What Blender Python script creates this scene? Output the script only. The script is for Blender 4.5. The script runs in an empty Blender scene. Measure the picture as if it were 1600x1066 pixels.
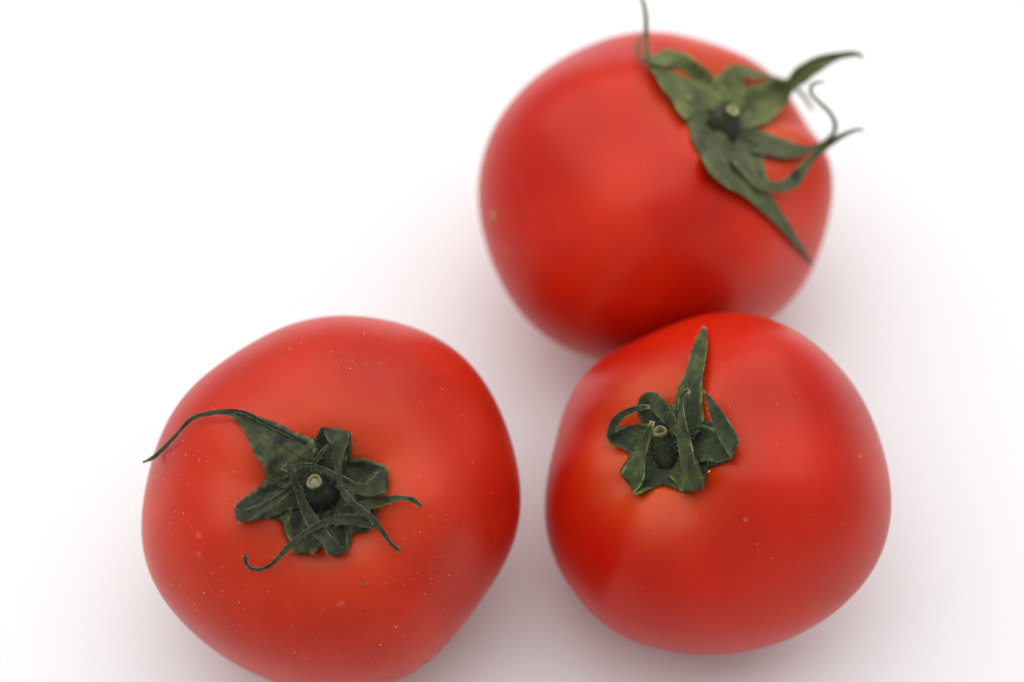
import bpy, bmesh, math, random
import numpy as np
from mathutils import Vector, Matrix
from mathutils.bvhtree import BVHTree

# ---- GEO BEGIN (shared maths: camera rays and the tomato shape) ----
W_PX, H_PX = 1600.0, 1066.0
LENS = 70.0
FPX = LENS / 36.0 * W_PX
TILT = math.radians(34.0)
FWD = np.array([0.0, math.sin(TILT), -math.cos(TILT)])
UPV = np.array([0.0, math.cos(TILT), math.sin(TILT)])
RGT = np.array([1.0, 0.0, 0.0])
CAM = np.array([0.0, 0.0, 0.03]) - FWD * 0.42

def ray(px, py):
    return FWD + RGT * ((px - W_PX / 2) / FPX) - UPV * ((py - H_PX / 2) / FPX)

def project(P):
    d = P - CAM
    z = d @ FWD
    return np.stack([W_PX / 2 + FPX * (d @ RGT) / z, H_PX / 2 - FPX * (d @ UPV) / z], -1), z

def smooth01(a, b, x):
    t = np.clip((x - a) / (b - a), 0, 1)
    return t * t * (3 - 2 * t)

def local_shape(s, theta, phi):
    """Unit tomato, stem along +Z: oblate, ribbed shoulders, dimple round the stem."""
    e = 2.0 / s['sup']
    st, ct = np.sin(theta), np.cos(theta)
    rho = np.abs(st) ** e
    z = np.sign(ct) * np.abs(ct) ** e
    z = np.where(z > 0, z * s['hu'], z * s['hl'])
    rib = np.zeros_like(theta)
    for k, a, p in s['ribs']:
        rib = rib + a * np.cos(k * phi + p)
    d0, d1, d2 = st * np.cos(phi), st * np.sin(phi), ct
    bump = np.zeros_like(theta)
    for kx, ky, kz, a, p in s.get('bumps', []):
        bump = bump + a * np.sin(kx * d0 + ky * d1 + kz * d2 + p)
    up = smooth01(-0.9, 0.55, z) * smooth01(0.02, 0.30, rho)
    f = 1 + rib * up
    low = s.get('low', 0.0) * np.cos(3 * phi + 1.0) * smooth01(0.3, -0.6, z)
    rho2 = rho * (f + low * smooth01(0.05, 0.6, rho))
    z2 = z * (1 + 0.75 * rib * up)
    top = smooth01(-0.1, 0.3, z)
    z2 = z2 - top * s['dim'] * np.exp(-(rho / s['dw']) ** 2)
    z2 = z2 + (1 - smooth01(-0.3, 0.0, z)) * 0.05 * np.exp(-(rho / 0.22) ** 2)
    bump = 1 + bump * smooth01(0.25, 0.6, rho)
    return np.stack([rho2 * np.cos(phi) * bump, rho2 * np.sin(phi) * bump, z2 * bump], -1)

def axes_for(s):
    """Centre, scale and local axes of a tomato whose bottom rests on z = 0."""
    n = ray(*s['c']); n_len = np.linalg.norm(n); n = n / n_len
    e1 = RGT - n * (RGT @ n); e1 /= np.linalg.norm(e1)
    e2 = np.cross(e1, n)
    ox = s['stem'][0] - s['c'][0]; oy = s['stem'][1] - s['c'][1]
    zb = s['hu'] - s['dim']
    a = np.array([ox, -oy]) / s['rpx'] / zb
    l = math.sqrt(max(0.0, 1 - a @ a))
    ax = e1 * a[0] + e2 * a[1] - n * l
    x = RGT - ax * (RGT @ ax); x /= np.linalg.norm(x)
    y = np.cross(ax, x)
    return n, n_len, e1, e2, np.stack([x, y, ax], 1)     # columns: local axes in the world

def lump(V, s, frame):
    """Uneven growth: widen or narrow the fruit round one axis (low Fourier orders)."""
    n, n_len, e1, e2, M = frame
    a, b, c = V @ e1, V @ e2, V @ n
    rad = np.hypot(a, b); psi = np.arctan2(b, a)
    g = np.zeros_like(psi) + s['four'][0]
    for k in range(1, (len(s['four']) - 1) // 2 + 1):
        g = g + s['four'][2 * k - 1] * np.cos(k * psi) + s['four'][2 * k] * np.sin(k * psi)
    w = smooth01(0.25, 0.95, rad)
    f = 1 + w * g
    return np.outer(a * f, e1) + np.outer(b * f, e2) + np.outer(c, n)

def tomato_verts(s, nt=150, nph=240):
    th = np.linspace(0, math.pi, nt + 1)[1:-1]
    ph = np.linspace(0, 2 * math.pi, nph, endpoint=False)
    T, P = np.meshgrid(th, ph, indexing='ij')
    L = local_shape(s, T.ravel(), P.ravel())
    poles = local_shape(s, np.array([1e-4, math.pi - 1e-4]), np.array([0.0, 0.0]))
    L = np.concatenate([L, poles])
    fr = axes_for(s)
    V = lump(L @ fr[4].T, s, fr)
    # depth so that the lowest point touches the table
    n, n_len = fr[0], fr[1]
    low = V[:, 2].min()
    # centre = CAM + n*t ; scale = rpx * depth / FPX, depth = t / n_len
    k = s['rpx'] / FPX / n_len
    t = -CAM[2] / (n[2] + k * low)
    C = CAM + n * t
    S = k * t
    return V * S, C, S, fr
# ---- GEO END ----


scene = bpy.context.scene
COL = scene.collection

# ------------------------------------------------------------------ camera
cam_data = bpy.data.cameras.new('camera')
cam = bpy.data.objects.new('camera', cam_data); COL.objects.link(cam)
cam_data.lens = LENS; cam_data.sensor_width = 36.0; cam_data.sensor_fit = 'HORIZONTAL'
cam_data.clip_start = 0.01; cam_data.clip_end = 50.0
cam.location = Vector(CAM)
cam.rotation_euler = (TILT, 0.0, 0.0)
cam_data.dof.use_dof = True
cam_data.dof.focus_distance = 0.3735
cam_data.dof.aperture_fstop = 5.6
scene.camera = cam

# ------------------------------------------------------------------ light: a bright overcast window, white room
world = bpy.data.worlds.new('World'); scene.world = world
world.use_nodes = True
bg = world.node_tree.nodes['Background']
bg.inputs['Color'].default_value = (0.985, 0.993, 1.0, 1)
bg.inputs['Strength'].default_value = 0.42

def area(name, loc, target, sx, sy, power, color):
    d = bpy.data.lights.new(name, 'AREA'); d.shape = 'RECTANGLE'; d.size = sx; d.size_y = sy
    d.energy = power; d.color = color
    o = bpy.data.objects.new(name, d); COL.objects.link(o)
    o.location = loc
    o.rotation_euler = (Vector(target) - Vector(loc)).to_track_quat('-Z', 'Y').to_euler()
    return o
area('window_light', (-0.08, 0.33, 1.0), (0, 0.02, 0.03), 2.3, 1.6, 14.6, (1.0, 0.993, 0.985))

scene.view_settings.view_transform = 'Standard'
scene.view_settings.look = 'None'
scene.view_settings.exposure = 0.29
scene.view_settings.gamma = 1.0

SPEC = {
    'a': {'c': [515, 790], 'stem': [502, 776], 'sup': 2.15, 'hu': 0.8, 'hl': 0.76, 'dim': 0.17, 'dw': 0.3, 'low': 0.01, 'ribs': [[5, 0.024, 0.4], [3, 0.014, 2.0], [7, 0.008, 1.0], [2, 0.01, 0.3]], 'bumps': [[-7.07, 1.88, 2.85, 0.0028, 4.17], [1.3, 5.13, 5.35, 0.0029, 2.77], [5.79, 1.05, 2.71, 0.0034, 2.89], [5.51, 3.2, -0.78, 0.0034, 0.71], [2.09, -0.46, -7.22, 0.0029, 0.61], [-0.42, 3.76, -3.66, 0.0042, 4.75], [0.83, 5.71, 4.48, 0.003, 2.9]], 'rpx': 294.64, 'four': [-0.0135, 0.0177, 0.0181, -0.0028, 0.028, -0.0098, 0.0172, 0.0083, 0.0057, -0.0035, 0.0072, 0.0002, -0.0017], 'seed': 11},
    'b': {'c': [1121, 757], 'stem': [1044, 712], 'sup': 2.15, 'hu': 0.82, 'hl': 0.76, 'dim': 0.16, 'dw': 0.3, 'low': 0.01, 'ribs': [[5, 0.034, 2.6], [3, 0.016, 0.2], [7, 0.008, 2.0], [4, 0.012, 1.0]], 'bumps': [[-2.52, 2.34, 5.29, 0.0035, 4.33], [6.16, -2.99, -1.04, 0.0032, 3.62], [0.84, -4.22, 1.67, 0.0048, 0.94], [-5.51, -0.61, -3.61, 0.0033, 3.9], [4.56, 1.79, 5.5, 0.003, 1.36], [1.11, -0.65, -4.31, 0.0049, 4.21], [2.71, 2.67, -1.81, 0.0052, 2.0]], 'rpx': 270.43, 'four': [0.0076, -0.0148, -0.0078, 0.0085, 0.0068, -0.0065, -0.0165, -0.0133, -0.0113, 0.0211, 0.0127, -0.0082, 0.0003], 'seed': 22},
    'c': {'c': [1024, 310], 'stem': [1128, 200], 'sup': 2.15, 'hu': 0.8, 'hl': 0.78, 'dim': 0.15, 'dw': 0.3, 'low': 0.012, 'ribs': [[4, 0.026, 0.9], [6, 0.016, 0.0], [3, 0.016, 1.0], [7, 0.006, 2.0]], 'bumps': [[-3.99, -4.78, -3.08, 0.0032, 4.25], [4.86, 2.3, -1.85, 0.0039, 0.19], [1.13, 5.66, 3.2, 0.0033, 3.42], [0.6, 1.33, 7.09, 0.003, 0.04], [2.64, -7.21, -1.55, 0.0028, 2.11], [5.44, 4.18, 2.75, 0.003, 3.79], [1.02, -2.71, -4.69, 0.004, 3.47]], 'rpx': 268.77, 'four': [0.06, -0.0236, 0.0044, 0.0225, 0.094, 0.011, 0.0047, -0.0107, 0.0053, -0.0084, 0.0121, -0.0053, 0.0037], 'seed': 33},
}


def new_mat(name):
    m = bpy.data.materials.new(name); m.use_nodes = True
    nt = m.node_tree
    return m, nt.nodes, nt.links, nt.nodes['Principled BSDF']

# ------------------------------------------------------------------ meshes
def mesh_obj(name, verts, faces, mat, parent=None, matrix=None, smooth=True, uvs=None):
    me = bpy.data.meshes.new(name)
    me.from_pydata([tuple(map(float, v)) for v in verts], [], faces)
    if uvs is not None:
        uvl = me.uv_layers.new(name='UVMap')
        for li, lp in enumerate(me.loops):
            uvl.data[li].uv = uvs[lp.vertex_index]
    me.update()
    if smooth:
        me.polygons.foreach_set('use_smooth', [True] * len(me.polygons))
    me.materials.append(mat)
    o = bpy.data.objects.new(name, me)
    COL.objects.link(o)
    if parent is not None:
        o.parent = parent
    if matrix is not None:
        o.matrix_local = matrix
    return o

def tag(o, label=None, cat=None, group=None, kind=None):
    for k, v in (('label', label), ('category', cat), ('group', group), ('kind', kind)):
        if v:
            o[k] = v

# ------------------------------------------------------------------ table
tm, n, l, bs = new_mat('white_paper')
tc = n.new('ShaderNodeTexCoord')
nz = n.new('ShaderNodeTexNoise'); nz.inputs['Scale'].default_value = 900; nz.inputs['Detail'].default_value = 4
l.new(tc.outputs['Object'], nz.inputs['Vector'])
bp = n.new('ShaderNodeBump'); bp.inputs['Strength'].default_value = 0.04; bp.inputs['Distance'].default_value = 0.0002
l.new(nz.outputs['Fac'], bp.inputs['Height']); l.new(bp.outputs['Normal'], bs.inputs['Normal'])
bs.inputs['Base Color'].default_value = (0.86, 0.86, 0.87, 1)
bs.inputs['Roughness'].default_value = 0.7
bs.inputs['Specular IOR Level'].default_value = 0.3
table = mesh_obj('white_sheet', [(-2, -2, 0), (2, -2, 0), (2, 2, 0), (-2, 2, 0)], [(0, 1, 2, 3)], tm, smooth=False)
tag(table, kind='structure')

# ------------------------------------------------------------------ tomato skin
def skin_mat(name, S, red_a, red_b, orange, orange_amt, speck_keep, speck_amt, dirt_amt, seed, scars=()):
    m, n, l, bs = new_mat(name)
    def math_(op, a, b=None, clamp=False):
        x = n.new('ShaderNodeMath'); x.operation = op; x.use_clamp = clamp
        for i, v in enumerate((a, b)):
            if v is None: continue
            if isinstance(v, (int, float)): x.inputs[i].default_value = v
            else: l.new(v, x.inputs[i])
        return x.outputs[0]
    def ramp(v, a, b):
        x = n.new('ShaderNodeMapRange'); x.interpolation_type = 'SMOOTHSTEP'
        l.new(v, x.inputs['Value']); x.inputs['From Min'].default_value = a; x.inputs['From Max'].default_value = b
        return x.outputs['Result']
    def noise(scale, detail=3, w=0.0, rough=0.5):
        x = n.new('ShaderNodeTexNoise'); x.noise_dimensions = '4D'
        x.inputs['Scale'].default_value = scale; x.inputs['Detail'].default_value = detail
        x.inputs['Roughness'].default_value = rough
        x.inputs['W'].default_value = seed + w; l.new(tc.outputs['Object'], x.inputs['Vector'])
        return x.outputs['Fac']
    def mix(f, a, b):
        x = n.new('ShaderNodeMix'); x.data_type = 'RGBA'
        if isinstance(f, (int, float)): x.inputs['Factor'].default_value = f
        else: l.new(f, x.inputs['Factor'])
        for i, v in ((6, a), (7, b)):
            if isinstance(v, tuple): x.inputs[i].default_value = v + (1,)
            else: l.new(v, x.inputs[i])
        return x.outputs[2]
    tc = n.new('ShaderNodeTexCoord')
    sep = n.new('ShaderNodeSeparateXYZ'); l.new(tc.outputs['Object'], sep.inputs[0])
    r = math_('SQRT', math_('ADD', math_('MULTIPLY', sep.outputs[0], sep.outputs[0]), math_('MULTIPLY', sep.outputs[1], sep.outputs[1])))
    r = math_('DIVIDE', r, S)
    zz = ramp(sep.outputs[2], 0.0, 0.3 * S)
    col = mix(ramp(noise(38, 2), 0.35, 0.65), red_a, red_b)
    # paler, more orange skin round the stem
    near = math_('MULTIPLY', math_('SUBTRACT', 1.0, ramp(math_('ADD', r, math_('MULTIPLY', noise(60, 3, 3.0), 0.3)), 0.22, 0.85)), zz)
    col = mix(math_('MULTIPLY', near, orange_amt), col, orange)
    # fine mottling under the skin
    col = mix(math_('MULTIPLY', ramp(noise(420, 5, 7.0), 0.45, 0.8), 0.08), col, (0.60, 0.06, 0.02))
    # pale lenticels, in uneven drifts
    def specks(scale, size, keep, w):
        v = n.new('ShaderNodeTexVoronoi'); v.voronoi_dimensions = '3D'; v.feature = 'F1'
        v.inputs['Scale'].default_value = scale
        ofs = n.new('ShaderNodeVectorMath'); ofs.operation = 'ADD'; ofs.inputs[1].default_value = (seed * .017 + w, w * .3, seed * .01)
        l.new(tc.outputs['Object'], ofs.inputs[0]); l.new(ofs.outputs[0], v.inputs['Vector'])
        sc = n.new('ShaderNodeSeparateColor'); l.new(v.outputs['Color'], sc.inputs[0])
        k = math_('LESS_THAN', sc.outputs[0], keep)
        sz = math_('MULTIPLY', math_('ADD', math_('MULTIPLY', sc.outputs[1], 0.9), 0.35), size)
        d = math_('SUBTRACT', 1.0, math_('DIVIDE', v.outputs['Distance'], sz), clamp=True)
        d = ramp(d, 0.0, 0.55)
        return math_('MULTIPLY', math_('MULTIPLY', d, k), math_('ADD', math_('MULTIPLY', sc.outputs[2], 0.75), 0.25))
    drift = math_('ADD', math_('MULTIPLY', ramp(noise(55, 2, 11.0), 0.40, 0.62), 0.8), 0.2)
    upz = ramp(sep.outputs[2], -0.35 * S, 0.35 * S)
    sp = math_('MAXIMUM', specks(620, 0.12, speck_keep, 0.0), specks(950, 0.145, speck_keep * 0.8, 0.5))
    sp = math_('MULTIPLY', math_('MULTIPLY', math_('MULTIPLY', sp, drift), upz), speck_amt)
    col = mix(sp, col, (0.86, 0.50, 0.26))
    # dust and faint bruised smears
    dm = math_('MULTIPLY', ramp(noise(48, 2, 21.0), 0.50, 0.72), ramp(noise(700, 6, 25.0, 0.7), 0.42, 0.75))
    dm = math_('MULTIPLY', dm, dirt_amt)
    col = mix(dm, col, (0.10, 0.035, 0.025))
    dk = math_('MULTIPLY', specks(300, 0.09, 0.10, 0.8), 0.8)
    col = mix(dk, col, (0.05, 0.02, 0.015))
    # single scars and scuffs: place on the skin, radius, colour, strength
    for (sx, sy, sz), rad, c, amt in scars:
        v = n.new('ShaderNodeVectorMath'); v.operation = 'DISTANCE'; v.inputs[1].default_value = (sx, sy, sz)
        l.new(tc.outputs['Object'], v.inputs[0])
        dd = math_('ADD', v.outputs['Value'], math_('MULTIPLY', math_('SUBTRACT', noise(900, 4, 71.0), 0.5), rad * 1.8))
        col = mix(math_('MULTIPLY', math_('SUBTRACT', 1.0, ramp(dd, rad * 0.35, rad)), amt), col, c)
    l.new(col, bs.inputs['Base Color'])
    rg = math_('ADD', math_('MULTIPLY', noise(120, 4, 41.0), 0.14), 0.29)
    l.new(math_('ADD', rg, math_('MULTIPLY', dm, 0.25)), bs.inputs['Roughness'])
    bs.inputs['IOR'].default_value = 1.45
    bs.inputs['Specular IOR Level'].default_value = 0.42
    bs.inputs['Specular Tint'].default_value = (1.0, 0.86, 0.66, 1)
    bs.inputs['Subsurface Weight'].default_value = 0.25
    bs.inputs['Subsurface Radius'].default_value = (1.0, 0.22, 0.12)
    bs.inputs['Subsurface Scale'].default_value = 0.0022
    # skin relief: faint wrinkles, raised lenticels
    mp = n.new('ShaderNodeMapping'); mp.inputs['Scale'].default_value = (1, 1, 5); l.new(tc.outputs['Object'], mp.inputs['Vector'])
    wv = n.new('ShaderNodeTexNoise'); wv.inputs['Scale'].default_value = 420; wv.inputs['Detail'].default_value = 4
    l.new(mp.outputs[0], wv.inputs['Vector'])
    hgt = math_('ADD', math_('MULTIPLY', math_('MULTIPLY', wv.outputs['Fac'], ramp(noise(40, 2, 51.0), 0.45, 0.7)), 0.6), math_('MULTIPLY', sp, 0.9))
    hgt = math_('ADD', hgt, math_('MULTIPLY', noise(1900, 3, 61.0), 0.25))
    bp = n.new('ShaderNodeBump'); bp.inputs['Strength'].default_value = 0.16; bp.inputs['Distance'].default_value = 0.00025
    l.new(hgt, bp.inputs['Height']); l.new(bp.outputs['Normal'], bs.inputs['Normal'])
    return m

# ------------------------------------------------------------------ dry green parts
def leaf_mat(name, c_mid, c_dark, c_lite, seed, tip=(0.16, 0.14, 0.05)):
    m, n, l, bs = new_mat(name)
    tc = n.new('ShaderNodeTexCoord')
    def noise(scale, detail, vec, w):
        x = n.new('ShaderNodeTexNoise'); x.noise_dimensions = '4D'; x.inputs['Scale'].default_value = scale
        x.inputs['Detail'].default_value = detail; x.inputs['W'].default_value = seed + w
        x.inputs['Roughness'].default_value = 0.6
        l.new(vec, x.inputs['Vector']); return x.outputs['Fac']
    def ramp(v, a, b, lo=0.0, hi=1.0):
        x = n.new('ShaderNodeMapRange'); x.interpolation_type = 'SMOOTHSTEP'
        l.new(v, x.inputs['Value']); x.inputs['From Min'].default_value = a; x.inputs['From Max'].default_value = b
        x.inputs['To Min'].default_value = lo; x.inputs['To Max'].default_value = hi
        return x.outputs['Result']
    def mix(f, a, b):
        x = n.new('ShaderNodeMix'); x.data_type = 'RGBA'; l.new(f, x.inputs['Factor'])
        for i, v in ((6, a), (7, b)):
            if isinstance(v, tuple): x.inputs[i].default_value = v + (1,)
            else: l.new(v, x.inputs[i])
        return x.outputs[2]
    obj = tc.outputs['Object']
    mp = n.new('ShaderNodeMapping'); mp.inputs['Scale'].default_value = (0.9, 14, 1); l.new(tc.outputs['UV'], mp.inputs['Vector'])
    stri = noise(3.0, 4, mp.outputs[0], 1.0)
    col = mix(ramp(noise(330, 5, obj, 2.0), 0.35, 0.68), c_dark, c_mid)
    col = mix(ramp(noise(150, 3, obj, 5.0), 0.52, 0.78, 0, 0.75), col, c_lite)
    col = mix(ramp(stri, 0.40, 0.60, 0.5, 0.0), col, tuple(x * 0.6 for x in c_dark))
    # purple-black withered patches and dusty specks
    col = mix(ramp(noise(210, 4, obj, 9.0), 0.56, 0.70, 0, 0.8), col, (0.026, 0.022, 0.026))
    col = mix(ramp(noise(2300, 3, obj, 14.0), 0.66, 0.76, 0, 0.5), col, (0.20, 0.22, 0.12))
    su = n.new('ShaderNodeSeparateXYZ'); l.new(tc.outputs['UV'], su.inputs[0])
    # dry pale margins
    ed = n.new('ShaderNodeMath'); ed.operation = 'SUBTRACT'; ed.inputs[1].default_value = 0.5; l.new(su.outputs[1], ed.inputs[0])
    ab = n.new('ShaderNodeMath'); ab.operation = 'ABSOLUTE'; l.new(ed.outputs[0], ab.inputs[0])
    mg = n.new('ShaderNodeMath'); mg.operation = 'MULTIPLY'
    l.new(ramp(ab.outputs[0], 0.38, 0.5, 0, 0.6), mg.inputs[0]); l.new(ramp(noise(500, 4, obj, 17.0), 0.4, 0.6), mg.inputs[1])
    col = mix(mg.outputs[0], col, tuple(min(1, x * 1.5) for x in c_lite))
    # withered tip
    col = mix(ramp(su.outputs[0], 0.93, 1.0, 0, 0.85), col, tip)
    oi = n.new('ShaderNodeObjectInfo')
    hv = n.new('ShaderNodeHueSaturation'); l.new(col, hv.inputs['Color'])
    l.new(ramp(oi.outputs['Random'], 0, 1, 0.78, 1.28), hv.inputs['Value']); l.new(ramp(oi.outputs['Random'], 0, 1, 0.85, 1.1), hv.inputs['Saturation'])
    col = hv.outputs[0]
    l.new(col, bs.inputs['Base Color'])
    bs.inputs['Roughness'].default_value = 0.62
    bs.inputs['Specular IOR Level'].default_value = 0.25
    ad = n.new('ShaderNodeMath'); ad.operation = 'ADD'
    l.new(stri, ad.inputs[0]); l.new(noise(1500, 4, obj, 20.0), ad.inputs[1])
    bp = n.new('ShaderNodeBump'); bp.inputs['Strength'].default_value = 0.8; bp.inputs['Distance'].default_value = 0.00025
    l.new(ad.outputs[0], bp.inputs['Height']); l.new(bp.outputs['Normal'], bs.inputs['Normal'])
    return m

def plain_mat(name, c1, c2, scale, rough=0.7):
    m, n, l, bs = new_mat(name)
    tc = n.new('ShaderNodeTexCoord')
    x = n.new('ShaderNodeTexNoise'); x.inputs['Scale'].default_value = scale; x.inputs['Detail'].default_value = 5
    l.new(tc.outputs['Object'], x.inputs['Vector'])
    r = n.new('ShaderNodeMapRange'); r.inputs['From Min'].default_value = 0.35; r.inputs['From Max'].default_value = 0.65
    l.new(x.outputs['Fac'], r.inputs['Value'])
    k = n.new('ShaderNodeMix'); k.data_type = 'RGBA'; l.new(r.outputs[0], k.inputs['Factor'])
    k.inputs[6].default_value = c1 + (1,); k.inputs[7].default_value = c2 + (1,)
    l.new(k.outputs[2], bs.inputs['Base Color']); bs.inputs['Roughness'].default_value = rough
    bp = n.new('ShaderNodeBump'); bp.inputs['Strength'].default_value = 0.5; bp.inputs['Distance'].default_value = 0.0002
    l.new(x.outputs['Fac'], bp.inputs['Height']); l.new(bp.outputs['Normal'], bs.inputs['Normal'])
    return m

M_CORK = plain_mat('cut_stem_rim', (0.25, 0.22, 0.10), (0.12, 0.11, 0.05), 1500)
M_CORK_PALE = plain_mat('pale_cut_rim', (0.46, 0.40, 0.20), (0.34, 0.30, 0.15), 1500)
M_PITH = plain_mat('cut_stem_pith', (0.12, 0.15, 0.08), (0.24, 0.22, 0.12), 1800)
M_HAIR = plain_mat('pale_hair', (0.34, 0.34, 0.24), (0.50, 0.48, 0.36), 800)
M_LINT = plain_mat('pale_lint', (0.75, 0.55, 0.52), (0.85, 0.72, 0.68), 2500)
M_SOIL = plain_mat('grey_brown_soil', (0.20, 0.14, 0.09), (0.10, 0.07, 0.05), 2500)

M_STEM = leaf_mat('dark_stem', (0.042, 0.058, 0.027), (0.020, 0.027, 0.014), (0.065, 0.085, 0.036), 31.0)
M_STEM_OLIVE = leaf_mat('olive_stem', (0.060, 0.078, 0.034), (0.034, 0.045, 0.022), (0.085, 0.105, 0.042), 35.0)

# ------------------------------------------------------------------ a tomato
PALE, DARK, OLIVE = (0.80, 0.36, 0.26), (0.10, 0.03, 0.015), (0.40, 0.28, 0.06)

class Tomato:
    def __init__(self, spec, label, mat, leaf, scars=()):
        V, C, S, fr = tomato_verts(spec, 170, 256)
        nt, nph = 169, 256
        faces = []
        for i in range(nt - 1):
            for j in range(nph):
                k = (j + 1) % nph
                faces.append((i * nph + j, (i + 1) * nph + j, (i + 1) * nph + k, i * nph + k))
        top, bot = nt * nph, nt * nph + 1
        for j in range(nph):
            k = (j + 1) % nph
            faces.append((top, j, k)); faces.append((bot, (nt - 1) * nph + k, (nt - 1) * nph + j))
        M = fr[4]
        self.base = np.array([C[0], C[1], 0.0])
        self.root = bpy.data.objects.new('tomato', None); COL.objects.link(self.root)
        self.root.empty_display_size = 0.02
        self.root.location = self.base
        tag(self.root, label, 'tomato', 'red tomatoes lying on the white sheet')
        self.M, self.C, self.S = M, C, S
        mw = Matrix([list(M[r]) + [float((C - self.base)[r])] for r in range(3)] + [[0, 0, 0, 1]])
        W = V + C
        self.bvh = BVHTree.FromPolygons([Vector(v) for v in W], faces)
        sc = [(tuple(float(q) for q in (self.at(x, y) - C) @ M), r, c, a) for x, y, r, c, a in scars]
        self.body = mesh_obj('flesh', V @ M, faces, mat(S, sc), self.root, mw)
        self.leaf = leaf
        self.hairs = []
        self.rng = random.Random(spec['seed'])
        self.last = None
    def depth(self, px, py):
        d = ray(px, py)
        h = self.bvh.ray_cast(Vector(CAM), Vector(d))
        if h[0] is None: return None
        return float((np.array(h[0]) - CAM) @ FWD)
    def normal(self, px, py):
        h = self.bvh.ray_cast(Vector(CAM), Vector(ray(px, py)))
        return np.array(h[1])
    def at(self, px, py, h=0.0):
        t = self.depth(px, py)
        return CAM + ray(px, py) * (t - h)

def catmull(A, sub):
    A = np.asarray(A, float)
    P = np.concatenate([[2 * A[0] - A[1]], A, [2 * A[-1] - A[-2]]])
    out = []
    for i in range(1, len(P) - 2):
        p0, p1, p2, p3 = P[i - 1], P[i], P[i + 1], P[i + 2]
        for k in range(sub):
            t = k / sub
            out.append(0.5 * (2 * p1 + (p2 - p0) * t + (2 * p0 - 5 * p1 + 4 * p2 - p3) * t * t + (3 * p1 - p0 - 3 * p2 + p3) * t ** 3))
    out.append(A[-1])
    return np.array(out)

def wob(rng, n, step):
    """smooth random sequence in -1..1"""
    m = max(3, int(n / step) + 3)
    k = [rng.uniform(-1, 1) for _ in range(m)]
    c = catmull(np.array(k)[:, None], max(1, int(step)))[:, 0]
    return c[:n] if len(c) >= n else np.pad(c, (0, n - len(c)), mode='edge')

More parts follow.
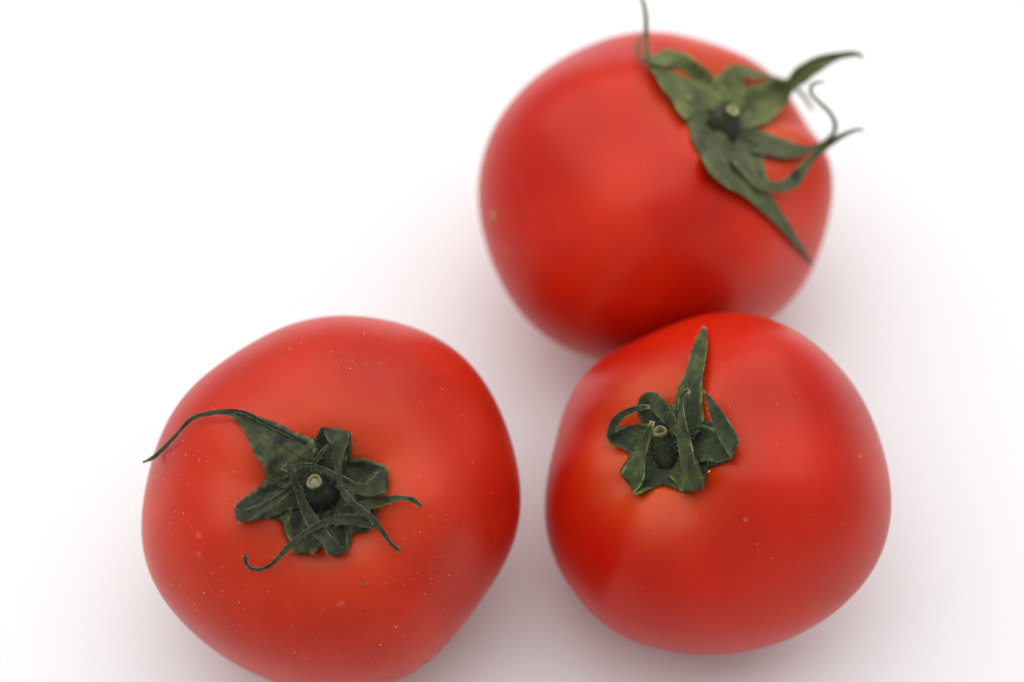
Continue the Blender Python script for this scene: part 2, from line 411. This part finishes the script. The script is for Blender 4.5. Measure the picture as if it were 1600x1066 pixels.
def ribbon(T, name, pts, parent, mat=None, thick=0.00032, cup=0.25, sub=5, nu=9, hair=1.0, rough=1.7, label=None):
    """A sepal: a thin leathery strip following a centre line (px, py, half width px, lift mm)."""
    mat = mat or T.leaf
    pts = [tuple(p) for p in pts]
    rng = T.rng
    X = np.array([p[:2] for p in pts], float)
    w = np.array([p[2] for p in pts], float); h = np.array([p[3] for p in pts], float) * 1e-3
    n = len(pts)
    t = np.zeros(n); last = None
    hits = [T.depth(*p) for p in X]
    firsthit = next(z for z in hits if z is not None)
    last = firsthit
    for i in range(n):
        if hits[i] is not None:
            if abs(hits[i] - last) > 0.012 and i > 0: pass      # past the horizon of the fruit: keep the level
            else: last = hits[i]
        t[i] = last - h[i]
    D = np.zeros((n, 2))
    for i in range(n):
        a = X[i] - X[i - 1] if i > 0 else None
        b = X[i + 1] - X[i] if i < n - 1 else None
        if a is None: d = b
        elif b is None: d = a
        else:
            ua, ub = a / (np.linalg.norm(a) + 1e-9), b / (np.linalg.norm(b) + 1e-9)
            d = ua + ub if ua @ ub > -0.2 else ua
        d = d / (np.linalg.norm(d) + 1e-9)
        p = np.array([-d[1], d[0]])
        if i > 0 and p @ D[i - 1] < 0: p = -p
        D[i] = p
    s1 = np.zeros(n); s2 = np.zeros(n)
    for i in range(n):
        if w[i] > 5 and hits[i] is not None:
            a = T.depth(*(X[i] + D[i] * w[i])); b = T.depth(*(X[i] - D[i] * w[i]))
            lim = 2.2 * w[i] * 0.42 / FPX
            if a is not None and b is not None and abs(a - hits[i]) < lim and abs(b - hits[i]) < lim:
                s1[i] = (a - b) / 2; s2[i] = (a + b) / 2 - hits[i]
    A = catmull(np.concatenate([X, w[:, None], t[:, None], D, s1[:, None], s2[:, None]], 1), sub)
    N = len(A)
    XS = np.array([A[max(0, i - 5):i + 6, :2].mean(0) if 0 < i < N - 1 else A[i, :2] for i in range(N)])
    fine = wob(rng, N, 2); ww = 1 + 0.07 * rough * wob(rng, N, 4); jx = wob(rng, N, 5); jd = wob(rng, N, 4); jl = wob(rng, N, 4); jr = wob(rng, N, 4)
    G = np.zeros((N, nu, 3))
    us = np.linspace(-1, 1, nu)
    for i in range(N):
        x, y, wi, ti, dx, dy, a1, a2 = A[i]
        q = math.hypot(dx, dy) + 1e-9; dx /= q; dy /= q
        wi = max(wi, 0.4) * ww[i]
        wm = wi * 0.42 / FPX
        for j, u in enumerate(us):
            lag = 0.75 * u * u
            px = x + (XS[i, 0] - x) * lag + dx * wi * u + 0.5 * jx[i]; py = y + (XS[i, 1] - y) * lag + dy * wi * u
            edge = cup * wm * u * u + (jl[i] if u < 0 else jr[i]) * 0.16 * rough * wm * abs(u) ** 1.5
            edge += 0.07 * rough * wm * fine[i] * math.sin(3.1 * u + i * 0.9)
            rib = 0.10 * wm * math.exp(-(u / 0.2) ** 2)
            z = ti + a1 * u + a2 * u * u - edge + rib + jd[i] * 0.00008 * rough
            G[i, j] = CAM + ray(px, py) * z
    du = np.gradient(G, axis=0); dv = np.gradient(G, axis=1)
    Nn = np.cross(du, dv); Nn /= (np.linalg.norm(Nn, axis=2, keepdims=True) + 1e-12)
    tap = np.clip(np.minimum(np.arange(N) / 2.0 + 0.5, (N - 1 - np.arange(N)) / 3.0 + 0.25), 0.25, 1)[:, None, None]
    eu = (1 - 0.55 * np.abs(us) ** 3)[None, :, None]
    top = G + Nn * thick * 0.5 * tap * eu; botm = G - Nn * thick * 0.5 * tap * eu
    verts = np.concatenate([top.reshape(-1, 3), botm.reshape(-1, 3)]) - T.base
    uv1 = [(i / (N - 1), j / (nu - 1)) for i in range(N) for j in range(nu)]
    K = N * nu
    F = []
    for i in range(N - 1):
        for j in range(nu - 1):
            a = i * nu + j
            F.append((a, a + 1, a + nu + 1, a + nu)); F.append((K + a, K + a + nu, K + a + nu + 1, K + a + 1))
        a = i * nu; F.append((a, a + nu, K + a + nu, K + a))
        a = i * nu + nu - 1; F.append((a, K + a, K + a + nu, a + nu))
    for j in range(nu - 1):
        F.append((j, K + j, K + j + 1, j + 1)); a = (N - 1) * nu + j; F.append((a, a + 1, K + a + 1, K + a))
    o = mesh_obj(name, verts, F, mat, parent, uvs=uv1 + uv1)
    if label: o['label'] = label
    # hairs along both edges and over the face
    cnt = int(hair * N * 0.9)
    for _ in range(cnt):
        i = rng.randrange(1, N - 1)
        if rng.random() < 0.7:
            j = rng.choice((0, nu - 1)); out = (G[i, j] - G[i, nu // 2]); out /= np.linalg.norm(out) + 1e-9
        else:
            j = rng.randrange(nu); out = np.zeros(3)
        nn = Nn[i, j] * (1 if Nn[i, j] @ FWD < 0 else -1)
        d = out + nn * rng.uniform(0.2, 1.0) + np.array([rng.uniform(-.5, .5) for _ in range(3)])
        T.hairs.append((G[i, j], d / np.linalg.norm(d), rng.uniform(0.3, 1.0) * 1e-3))
    return o

def disc(T, name, centre, outline, lift, parent, nr=14, na=180):
    """The joined middle of the calyx, lying in the dimple."""
    c = np.array(centre, float)
    d = np.array(outline, float) - c
    ang = np.arctan2(d[:, 1], d[:, 0]); r = np.hypot(*d.T)
    o = np.argsort(ang); ang = ang[o]; r = r[o]
    th = np.linspace(-math.pi, math.pi, na, endpoint=False)
    R = np.interp(th, np.concatenate([ang - 2 * math.pi, ang, ang + 2 * math.pi]), np.tile(r, 3))
    wv = wob(T.rng, na, 3); w2 = wob(T.rng, na, 8); w3 = wob(T.rng, na, 5)
    verts = []; uv = []
    def pos(x, y, h):
        return T.at(x, y, h) - T.base
    for s in (0, 1):
        verts.append(pos(c[0], c[1], (lift - 0.3 * s) * 1e-3)); uv.append((0.2, 0.5))
        for i in range(1, nr + 1):
            f = i / nr
            for k in range(na):
                rr = R[k] * f * (1 + 0.02 * wv[k] * f)
                h = lift + 0.10 * math.sin(3 * th[k] + 5 * f) + f * f * (0.14 * wv[k] + 0.25 * w2[k]) + 0.12 * w3[k] * math.sin(6 * f + wv[k]) + 0.35 * max(0.0, f - 0.8) * (1 + w2[k]) - 0.3 * s * (1 - 0.5 * f ** 4)
                verts.append(pos(c[0] + rr * math.cos(th[k]), c[1] + rr * math.sin(th[k]), h * 1e-3))
                uv.append((0.1 + 0.5 * f, 0.2 + 0.6 * abs(((k * 10 / na) % 2) - 1)))
    half = 1 + nr * na
    F = []
    for s in (0, 1):
        b = s * half
        for k in range(na):
            k2 = (k + 1) % na
            f = (b, b + 1 + k, b + 1 + k2); F.append(f if s else f[::-1])
            for i in range(nr - 1):
                a = b + 1 + i * na
                q = (a + k, a + na + k, a + na + k2, a + k2); F.append(q if s else q[::-1])
    for k in range(na):
        k2 = (k + 1) % na; a = 1 + (nr - 1) * na
        F.append((a + k, a + k2, half + a + k2, half + a + k))
    return mesh_obj(name, verts, F, T.leaf, parent, uvs=uv)

def tube_rings(P0, axis, prof, nseg, squash=None, rng=None):
    """rings of (distance, radius) along an axis from P0"""
    axis = axis / np.linalg.norm(axis)
    a = np.cross(axis, np.array([0.3, 0.5, 0.8])); a /= np.linalg.norm(a); b = np.cross(axis, a)
    V = []
    ph = rng.uniform(0, 6)
    for d, r in prof:
        for k in range(nseg):
            t = 2 * math.pi * k / nseg
            rr = r * (1 + 0.06 * math.cos(3 * t + ph) + 0.05 * math.cos(2 * t - ph) + 0.025 * math.cos(7 * t + 2 * ph))
            V.append(P0 + axis * d + (a * math.cos(t) + b * math.sin(t)) * rr)
    F = []
    for i in range(len(prof) - 1):
        for k in range(nseg):
            k2 = (k + 1) % nseg
            F.append((i * nseg + k, i * nseg + k2, (i + 1) * nseg + k2, (i + 1) * nseg + k))
    return V, F

def stem(T, base_px, top_px, length, r_base, r_top, mat, hollow=False, cork=None):
    B = T.at(*base_px, 0.0)
    tb = (B - CAM) @ FWD
    # the cut end sits over its own picture point, `length` up the stem
    p = ray(*top_px)
    lo, hi = 0.0, length
    lat = np.linalg.norm(CAM + p * tb - B)
    dz = math.sqrt(max(1e-8, length ** 2 - lat ** 2))
    E = CAM + p * (tb - dz)
    ax = (E - B); L = np.linalg.norm(ax); ax = ax / L
    k = 28
    prof = [(-0.001, r_base * 0.95), (0.0006, r_base * 1.0), (L * .22, r_base * 1.02), (L * .45, r_base * .95), (L * .62, r_base * .82), (L * .76, r_base * .64), (L * .86, max(r_base * .47, r_top * 1.12)), (L * .93, r_top * 1.14), (L * .97, r_top * 1.07), (L, r_top * 1.0), (L - 0.0002, r_top * .88), (L - 0.0009, r_top * .8)]
    V, F = tube_rings(B, ax, prof, k, rng=T.rng)
    uv = [(min(i // k * .09, .8), (i % k) / k * 3 % 1) for i in range(len(V))]
    so = mesh_obj('stem', [v - T.base for v in V], F, mat, T.root, uvs=uv)
    # the corky rim of the cut and the pith inside it
    rim = [(L - 0.0006, r_top * .97), (L + 0.00025, r_top * .93), (L + 0.00042, r_top * .82), (L + 0.0003, r_top * .66), (L - 0.0002, r_top * .56), (L - 0.0008, r_top * .52)]
    V, F = tube_rings(B, ax, rim, k, rng=T.rng)
    cut = mesh_obj('cut_end', [v - T.base for v in V], F, cork or M_CORK, so)
    cut['label'] = 'pale corky ring on the cut stem end'
    pr = [(L - (0.0007 if hollow else 0.00015), r_top * .62), (L - (0.0009 if hollow else 0.0), r_top * .35), (L - (0.0014 if hollow else 0.0001), r_top * .08)]
    V, F = tube_rings(B, ax, pr, k, rng=T.rng)
    F.append(tuple(range(2 * k, 3 * k)))
    mesh_obj('pith', [v - T.base for v in V], F, mat if hollow else M_PITH, so)
    for _ in range(40):
        d = T.rng.uniform(0.1, 0.9) * L; t = T.rng.uniform(0, 2 * math.pi)
        a = np.cross(ax, np.array([0.3, 0.5, 0.8])); a /= np.linalg.norm(a); b = np.cross(ax, a)
        o = a * math.cos(t) + b * math.sin(t)
        T.hairs.append((B + ax * d + o * (r_base + (r_top - r_base) * max(0, d / L - .3)), o + ax * T.rng.uniform(-.3, .5), T.rng.uniform(0.3, 0.8) * 1e-3))
    return so

def hairs(T, parent):
    V, F = [], []
    rng = T.rng
    for p, d, ln in T.hairs:
        d = d / np.linalg.norm(d)
        a = np.cross(d, np.array([0.31, 0.57, 0.76])); a /= np.linalg.norm(a) + 1e-9; b = np.cross(d, a)
        bend = (a * rng.uniform(-1, 1) + b * rng.uniform(-1, 1)) * 0.45
        base = len(V)
        for s in range(4):
            f = s / 3
            c = p + (d * f + bend * f * f) * ln
            r = 0.000026 * (1 - 0.7 * f)
            for k in range(3):
                t = k * 2.0944
                V.append(c + (a * math.cos(t) + b * math.sin(t)) * r - T.base)
        for s in range(3):
            for k in range(3):
                k2 = (k + 1) % 3
                F.append((base + s * 3 + k, base + s * 3 + k2, base + s * 3 + 3 + k2, base + s * 3 + 3 + k))
    o = mesh_obj('fine_hairs', V, F, M_HAIR, parent)
    o['kind'] = 'stuff'
    o['label'] = 'fine pale hairs on the calyx'
    return o

def crop(ox, oy, sc, pts):
    """points measured on an enlarged detail: x, y, half width there, lift in mm"""
    return [(ox + p[0] / sc, oy + p[1] / sc, p[2] / sc, p[3]) for p in pts]

# ------------------------------------------------------------------ first tomato: broad, pale specks, knotted calyx
LA = leaf_mat('dark_dry_sepal', (0.076, 0.092, 0.042), (0.030, 0.036, 0.022), (0.120, 0.145, 0.060), 1.0)
TA = Tomato(SPEC['a'], 'pale-speckled red tomato with flat knotted calyx, lying apart from the other two',
            lambda S, sc: skin_mat('speckled_red_skin', S, (0.57, 0.024, 0.006), (0.47, 0.010, 0.003), (0.66, 0.10, 0.022), 0.5, 0.95, 0.8, 0.6, 3.0, sc), LA,
            [(311, 837, .0009, PALE, .13), (311, 866, .0007, PALE, .12), (533, 944, .0010, PALE, .12), (350, 724, .0005, DARK, .5), (346, 949, .0005, DARK, .4), (685, 893, .0007, DARK, .45), (568, 955, .0003, DARK, .8), (512, 500, .0008, DARK, .4)])
q = lambda pts: crop(340, 610, 3.553, pts)
ca = disc(TA, 'calyx', (498, 774), [(340 + x / 3.553, 610 + y / 3.553) for x, y in [(510, 302), (545, 255), (590, 222), (650, 213), (710, 226), (744, 250), (750, 310), (742, 370), (770, 373), (830, 383), (890, 412), (942, 460), (952, 510), (936, 556), (880, 592), (852, 607), (876, 650), (881, 690), (866, 740), (815, 780), (770, 784), (742, 800), (746, 840), (725, 887), (690, 917), (650, 932), (610, 897), (575, 864), (530, 888), (475, 907), (425, 897), (400, 870), (388, 830), (366, 737), (340, 717), (260, 707), (200, 724), (130, 722), (93, 665), (108, 620), (170, 583), (240, 533), (268, 490), (272, 440), (300, 380), (360, 330), (430, 310), (480, 300)]], 0.85, TA.root)
ribbon(TA, 'sepal', q([(500, 470, 130, 1.1), (430, 405, 150, 1.5), (360, 345, 136, 1.5), (300, 290, 110, 1.45), (230, 225, 76, 1.2), (165, 170, 46, 1.5), (110, 140, 26, 1.9), (55, 118, 16, 2.4)]) +
       [(342, 643.5, 4.2, 2.7), (333, 645, 4, 2.8), (317, 647.4, 3.2, 2.9), (303, 651.5, 3, 3.0), (291, 661.5, 3, 3.0), (276.6, 678, 2.6, 2.8), (260.6, 695.5, 3.0, 2.5), (248, 708, 3, 2.2), (237, 717, 2.8, 2.2), (223, 722.6, 1.8, 2.4)], ca, cup=0.12, label='long green sepal drawn out into a lifted tail')
ribbon(TA, 'sepal', q([(420, 560, 95, .35), (340, 590, 96, .35), (270, 620, 88, .45), (200, 650, 70, 1.2), (140, 668, 52, 1.6), (104, 682, 38, 2.4), (118, 700, 34, 3.4), (180, 690, 30, 3.6), (250, 655, 25, 3.6), (330, 603, 20, 3.7), (400, 552, 19, 4.0), (470, 482, 16, 4.6), (530, 412, 14, 5.0), (575, 350, 12, 4.8), (612, 302, 8, 4.4)]), ca, cup=0.3)
ribbon(TA, 'sepal', q([(500, 680, 110, .35), (470, 760, 92, .35), (465, 820, 74, .45), (470, 868, 56, 1.5), (478, 893, 44, 2.2), (500, 880, 40, 2.9), (540, 850, 30, 2.8), (590, 810, 24, 2.4), (640, 780, 14, 2.0)]), ca, cup=0.3)
ribbon(TA, 'sepal', q([(580, 680, 100, .35), (625, 760, 92, .35), (655, 830, 78, .45), (668, 885, 58, 1.6), (668, 908, 44, 2.6), (640, 880, 44, 3.6), (585, 805, 40, 3.8), (530, 735, 35, 4.0), (490, 660, 30, 4.4), (458, 585, 24, 4.8), (432, 515, 20, 5.2), (415, 455, 15, 5.6), (420, 420, 10, 5.8)]), ca, cup=0.25)
ribbon(TA, 'sepal', q([(650, 640, 90, .35), (730, 690, 92, .35), (800, 715, 76, .45), (845, 725, 56, 1.7), (862, 722, 44, 2.8), (820, 728, 40, 3.8), (750, 720, 32, 4.2), (680, 712, 27, 4.6), (610, 728, 20, 5.0), (550, 752, 17, 5.2), (490, 790, 16, 5.0), (430, 835, 15, 4.6), (380, 880, 15, 4.0), (335, 935, 13, 3.2), (290, 975, 11, 2.8), (235, 998, 9, 2.6), (185, 993, 9, 2.6), (155, 962, 9, 2.8), (150, 930, 11, 3.4), (163, 903, 8, 4.2)]), ca, cup=0.3, label='sepal folded back into a thin hooked tail')
ribbon(TA, 'sepal', q([(640, 690, 60, 1.2), (740, 668, 40, 1.8), (815, 640, 30, 2.2), (890, 622, 25, 2.4), (960, 604, 19, 2.6), (1030, 596, 16, 2.8), (1080, 604, 14, 2.6), (1115, 628, 12, 2.2), (1132, 650, 9, 1.8)]), ca, cup=0.3)
ribbon(TA, 'sepal', q([(690, 520, 90, .35), (770, 480, 100, .35), (840, 475, 92, .45), (900, 490, 76, 1.6), (934, 500, 58, 2.6), (915, 510, 64, 3.8), (870, 535, 50, 4.2), (820, 558, 34, 4.0), (760, 540, 28, 4.0), (700, 506, 24, 4.4), (630, 462, 18, 5.0), (560, 426, 14, 5.6), (490, 410, 11, 6.0), (425, 418, 10, 6.0), (385, 432, 14, 5.6), (352, 428, 16, 5.2)]), ca, cup=0.3, label='sepal rolled over with a thin withered brown tip')
ribbon(TA, 'sepal', q([(600, 440, 80, .35), (625, 360, 90, .35), (640, 300, 92, .45), (652, 250, 86, 1.8), (660, 228, 76, 2.8), (672, 245, 66, 3.8), (676, 300, 48, 4.4), (668, 360, 32, 4.6), (665, 430, 22, 4.8), (678, 500, 16, 5.2), (700, 570, 18, 5.6), (745, 625, 20, 5.8), (800, 670, 20, 5.2), (860, 712, 17, 4.4), (905, 770, 13, 3.2), (945, 825, 12, 2.2), (980, 870, 10, 1.6), (1002, 886, 9, 1.4), (1026, 886, 6, 1.6)]), ca, cup=0.3, label='sepal folded forward with a long thin tip')
ribbon(TA, 'rolled_edge', [(478, 692, 2.0, 1.3), (452, 678.5, 3.0, 1.6), (424, 667, 3.4, 1.9), (398, 652.5, 3.6, 2.2), (382, 644.5, 3.2, 2.5), (362, 641, 2.6, 2.7), (346, 642, 2.2, 2.8)], ca, cup=0.8)
stem(TA, (503, 778), (491, 753), 0.0075, 0.0033, 0.00148, M_STEM)
hairs(TA, ca)

# ------------------------------------------------------------------ second tomato: smooth, leaning, upright sepals
LB = leaf_mat('green_dry_sepal', (0.082, 0.112, 0.036), (0.034, 0.046, 0.020), (0.160, 0.205, 0.066), 12.0, (0.34, 0.32, 0.16))
TB = Tomato(SPEC['b'], 'smooth red tomato whose curled calyx has one pointed sepal standing straight up',
            lambda S, sc: skin_mat('smooth_red_skin', S, (0.56, 0.012, 0.0015), (0.46, 0.005, 0.001), (0.68, 0.11, 0.012), 0.6, 0.22, 0.5, 0.22, 9.0, sc), LB,
            [(1343, 713, .0006, PALE, .25), (1213, 722, .0003, DARK, .9), (1165, 812, .0006, PALE, .18), (946, 699, .0007, DARK, .4)])
q = lambda pts: crop(930, 490, 3.552, pts)
cb = disc(TB, 'calyx', (1043, 706), [(930 + x / 3.552, 490 + y / 3.552) for x, y in [(600, 560), (607, 597), (640, 600), (682, 625), (722, 695), (787, 728), (782, 772), (750, 808), (700, 837), (650, 847), (620, 852), (612, 880), (618, 928), (590, 962), (545, 992), (490, 994), (455, 977), (430, 963), (380, 946), (330, 961), (290, 977), (255, 992), (215, 967), (165, 927), (138, 890), (148, 850), (188, 792), (192, 772), (150, 747), (110, 717), (83, 692), (78, 655), (120, 623), (200, 626), (258, 622), (262, 590), (252, 540), (248, 500), (275, 468), (330, 448), (365, 470), (400, 505), (425, 520), (500, 520)]], 0.85, TB.root)
ribbon(TB, 'sepal', q([(488, 690, 60, 1.0), (500, 620, 84, 1.25), (515, 530, 86, 1.25), (522, 440, 72, 1.3), (545, 350, 55, 1.4), (566, 260, 46, 1.8), (588, 170, 34, 2.2), (600, 110, 22, 2.5), (607, 72, 13, 2.8)]), cb, cup=0.35, hair=2.0, label='long pointed sepal standing straight up')
ribbon(TB, 'sepal', q([(520, 720, 90, .35), (600, 720, 96, .35), (670, 735, 88, .45), (730, 750, 74, 1.6), (768, 752, 50, 2.6), (760, 735, 48, 3.8), (728, 670, 50, 4.6), (690, 590, 42, 5.0), (655, 520, 30, 5.2), (625, 465, 16, 5.2), (600, 425, 5, 5.0)]), cb, cup=0.25, label='lighter green folded sepal, edge raised')
ribbon(TB, 'sepal', q([(450, 790, 90, .35), (490, 860, 90, .35), (525, 920, 80, .45), (542, 962, 64, 1.8), (545, 985, 54, 2.8), (540, 945, 62, 4.2), (522, 860, 52, 4.8), (502, 770, 42, 5.4), (490, 690, 34, 5.8), (482, 620, 24, 6.0), (476, 550, 18, 6.0), (476, 490, 15, 5.8), (486, 444, 13, 5.4), (508, 428, 12, 5.0), (528, 442, 9, 4.6)]), cb, cup=0.25, label='sepal folded upward with a pale hooked tip')
ribbon(TB, 'sepal', q([(370, 800, 100, .35), (300, 860, 100, .35), (250, 910, 88, .45), (212, 945, 66, 1.8), (195, 950, 52, 2.8), (205, 915, 62, 4.2), (228, 840, 50, 4.8), (252, 770, 36, 5.4), (278, 705, 27, 6.0), (300, 650, 20, 6.6), (318, 597, 15, 7.2)]), cb, cup=0.25, label='sepal folded up beside the stem with a pale tip')
ribbon(TB, 'sepal', q([(340, 700, 70, .35), (270, 690, 76, .35), (200, 690, 70, .45), (140, 690, 52, 1.5), (98, 690, 38, 2.2), (84, 665, 28, 3.4), (98, 620, 24, 4.2), (122, 582, 22, 4.6), (165, 550, 20, 4.8), (215, 530, 15, 5.0), (265, 520, 13, 5.2), (306, 517, 11, 5.2)]), cb, cup=0.3, label='sepal looped back over itself')
ribbon(TB, 'sepal', q([(370, 680, 80, .35), (330, 610, 72, .35), (300, 550, 62, .45), (280, 505, 52, 1.8), (292, 470, 46, 3.0), (330, 490, 52, 4.2), (375, 540, 48, 4.6), (420, 598, 36, 4.8), (452, 650, 22, 4.8), (470, 690, 10, 4.6)]), cb, cup=0.25)
stem(TB, (1044, 715), (1031, 674), 0.0072, 0.0029, 0.0014, M_STEM, hollow=True)
hairs(TB, cb)

# ------------------------------------------------------------------ third tomato: at the back, leaning, open star calyx
LC = leaf_mat('olive_sepal', (0.150, 0.180, 0.066), (0.092, 0.112, 0.045), (0.200, 0.230, 0.085), 23.0, (0.05, 0.05, 0.04))
TC = Tomato(SPEC['c'], 'red tomato leaning at the back, open star calyx with long curling green tails',
            lambda S, sc: skin_mat('deep_red_skin', S, (0.63, 0.018, 0.0025), (0.50, 0.007, 0.0015), (0.58, 0.10, 0.025), 0.9, 0.06, 0.5, 0.30, 17.0, sc), LC,
            [(771, 337, .0016, OLIVE, .65), (790, 388, .0012, PALE, .15), (847, 248, .0006, DARK, .55), (948, 421, .0007, DARK, .5), (845, 449, .0006, DARK, .45), (1118, 462, .0008, DARK, .4)])
q = lambda pts: crop(970, 0, 2.48, pts)
cc = disc(TC, 'calyx', (1131, 196), [(970 + x / 2.48, y / 2.48) for x, y in [(347, 340), (400, 322), (450, 332), (490, 372), (520, 430), (533, 508), (522, 560), (525, 620), (533, 680), (500, 722), (430, 702), (350, 652), (300, 592), (268, 500), (240, 430), (262, 362), (305, 335)]], 0.7, TC.root)
ribbon(TC, 'sepal', q([(360, 450, 90, .6), (300, 400, 86, .9), (240, 355, 62, 1.5), (190, 315, 40, 2.2), (150, 282, 22, 3.2), (120, 252, 12, 4.5), (102, 210, 10, 6), (97, 150, 10, 8), (99, 95, 9, 9), (97, 45, 8, 10), (86, 10, 7, 10.5), (76, -12, 5, 11)]), cc, cup=0.25, label='narrow sepal drawn out into a long upright tail')
ribbon(TC, 'sepal', q([(370, 430, 70, .6), (320, 350, 66, .9), (270, 285, 52, 1.6), (232, 245, 42, 3.0), (205, 222, 34, 4.4), (165, 224, 30, 5.2), (125, 236, 17, 5.4), (92, 242, 8, 5.2), (72, 218, 6, 5.0), (63, 185, 6, 5.0), (70, 150, 5, 5.2), (84, 132, 4, 5.4)]), cc, cup=0.2, label='sepal bent sideways with a small thread-like loop')
ribbon(TC, 'sepal', q([(400, 440, 60, .6), (410, 370, 68, .9), (425, 320, 62, 1.4), (442, 285, 46, 2.2), (458, 270, 24, 3.2), (500, 282, 18, 3.8), (550, 297, 13, 4.0), (600, 304, 9, 4.0), (640, 314, 7, 3.6), (680, 340, 7, 3.4), (715, 380, 7, 3.0), (742, 428, 6, 2.4)]), cc, cup=0.3, label='sepal with a dark bend and thin trailing tip')
ribbon(TC, 'sepal', q([(450, 460, 60, .6), (510, 420, 72, 1.0), (560, 388, 74, 1.8), (605, 364, 58, 3.0), (640, 342, 36, 4.4), (668, 318, 28, 5.6), (705, 285, 32, 7.0), (760, 248, 27, 9.0), (820, 222, 18, 10.5), (870, 212, 13, 11.5), (908, 208, 9, 12), (930, 214, 7, 12), (934, 228, 5, 11.6)]), cc, cup=0.45, label='broad sepal raised in a long arching tip')
ribbon(TC, 'sepal', q([(450, 520, 40, .6), (520, 545, 46, .9), (590, 565, 44, 1.3), (660, 583, 32, 2.0), (715, 585, 18, 3.0), (755, 574, 11, 4.2), (800, 548, 9, 5.5), (830, 515, 8, 7.0), (832, 475, 8, 8.4), (806, 430, 7, 9.6), (766, 395, 6, 10.6), (738, 365, 6, 11.2), (733, 338, 6, 11.6), (752, 320, 5, 12), (786, 318, 4, 12)]), cc, cup=0.2, label='sepal ending in a wiry curl beyond the fruit')
ribbon(TC, 'sepal', q([(440, 540, 50, .6), (485, 600, 62, .9), (515, 655, 50, 1.3), (535, 700, 34, 2.0), (565, 722, 20, 3.2), (615, 728, 22, 4.2), (660, 712, 27, 5.2), (695, 675, 24, 6.2), (725, 630, 17, 7.2), (770, 585, 14, 8.4), (820, 545, 12, 9.6), (870, 520, 8, 10.6), (915, 502, 6, 11.2), (942, 504, 4, 11.4)]), cc, cup=0.3, label='sepal twisted into a dark tail reaching outwards')
ribbon(TC, 'sepal', q([(360, 510, 90, .6), (390, 590, 92, .9), (440, 660, 76, 1.3), (505, 728, 46, 1.7), (570, 797, 30, 1.8), (635, 872, 21, 1.8), (685, 945, 13, 1.6), (722, 1000, 7, 1.4), (742, 1026, 4, 1.3)]), cc, cup=0.3, label='long straight sepal lying down the side')
stem(TC, (1127, 202), (1145, 173), 0.0070, 0.0036, 0.0013, M_STEM_OLIVE, cork=M_CORK_PALE)
hairs(TC, cc)

# ------------------------------------------------------------------ crumbs on the skins
def crumb(name, T, px, py, r, mat, label, cat, seed, stretch=(1, 1, 1)):
    rng = random.Random(seed)
    bm = bmesh.new(); bmesh.ops.create_icosphere(bm, subdivisions=2, radius=r)
    for v in bm.verts:
        f = 1 + rng.uniform(-.28, .28)
        v.co = Vector((v.co.x * f * stretch[0], v.co.y * f * stretch[1], v.co.z * f * stretch[2]))
    me = bpy.data.meshes.new(name); bm.to_mesh(me); bm.free()
    me.polygons.foreach_set('use_smooth', [True] * len(me.polygons))
    me.materials.append(mat)
    o = bpy.data.objects.new(name, me); COL.objects.link(o)
    nrm = T.normal(px, py)
    o.location = T.at(px, py, 0.0) + nrm * r * 0.6 * stretch[2]
    o.rotation_euler = Vector(nrm).to_track_quat('Z', 'Y').to_euler()
    tag(o, label, cat)
crumb('soil_crumb', TA, 566, 913, 0.00028, M_SOIL, 'tiny grey-brown soil crumb on the speckled tomato below its calyx', 'crumb', 5)
crumb('lint_scrap', TA, 556, 829, 0.0004, M_LINT, 'tiny pinkish lint scrap at the lower edge of the knotted calyx', 'lint', 6, (1.5, .6, .6))
crumb('lint_scrap', TB, 1108, 737, 0.0004, M_LINT, 'tiny white lint scrap under the calyx with the upright sepal', 'lint', 7, (.5, 1.2, .6))
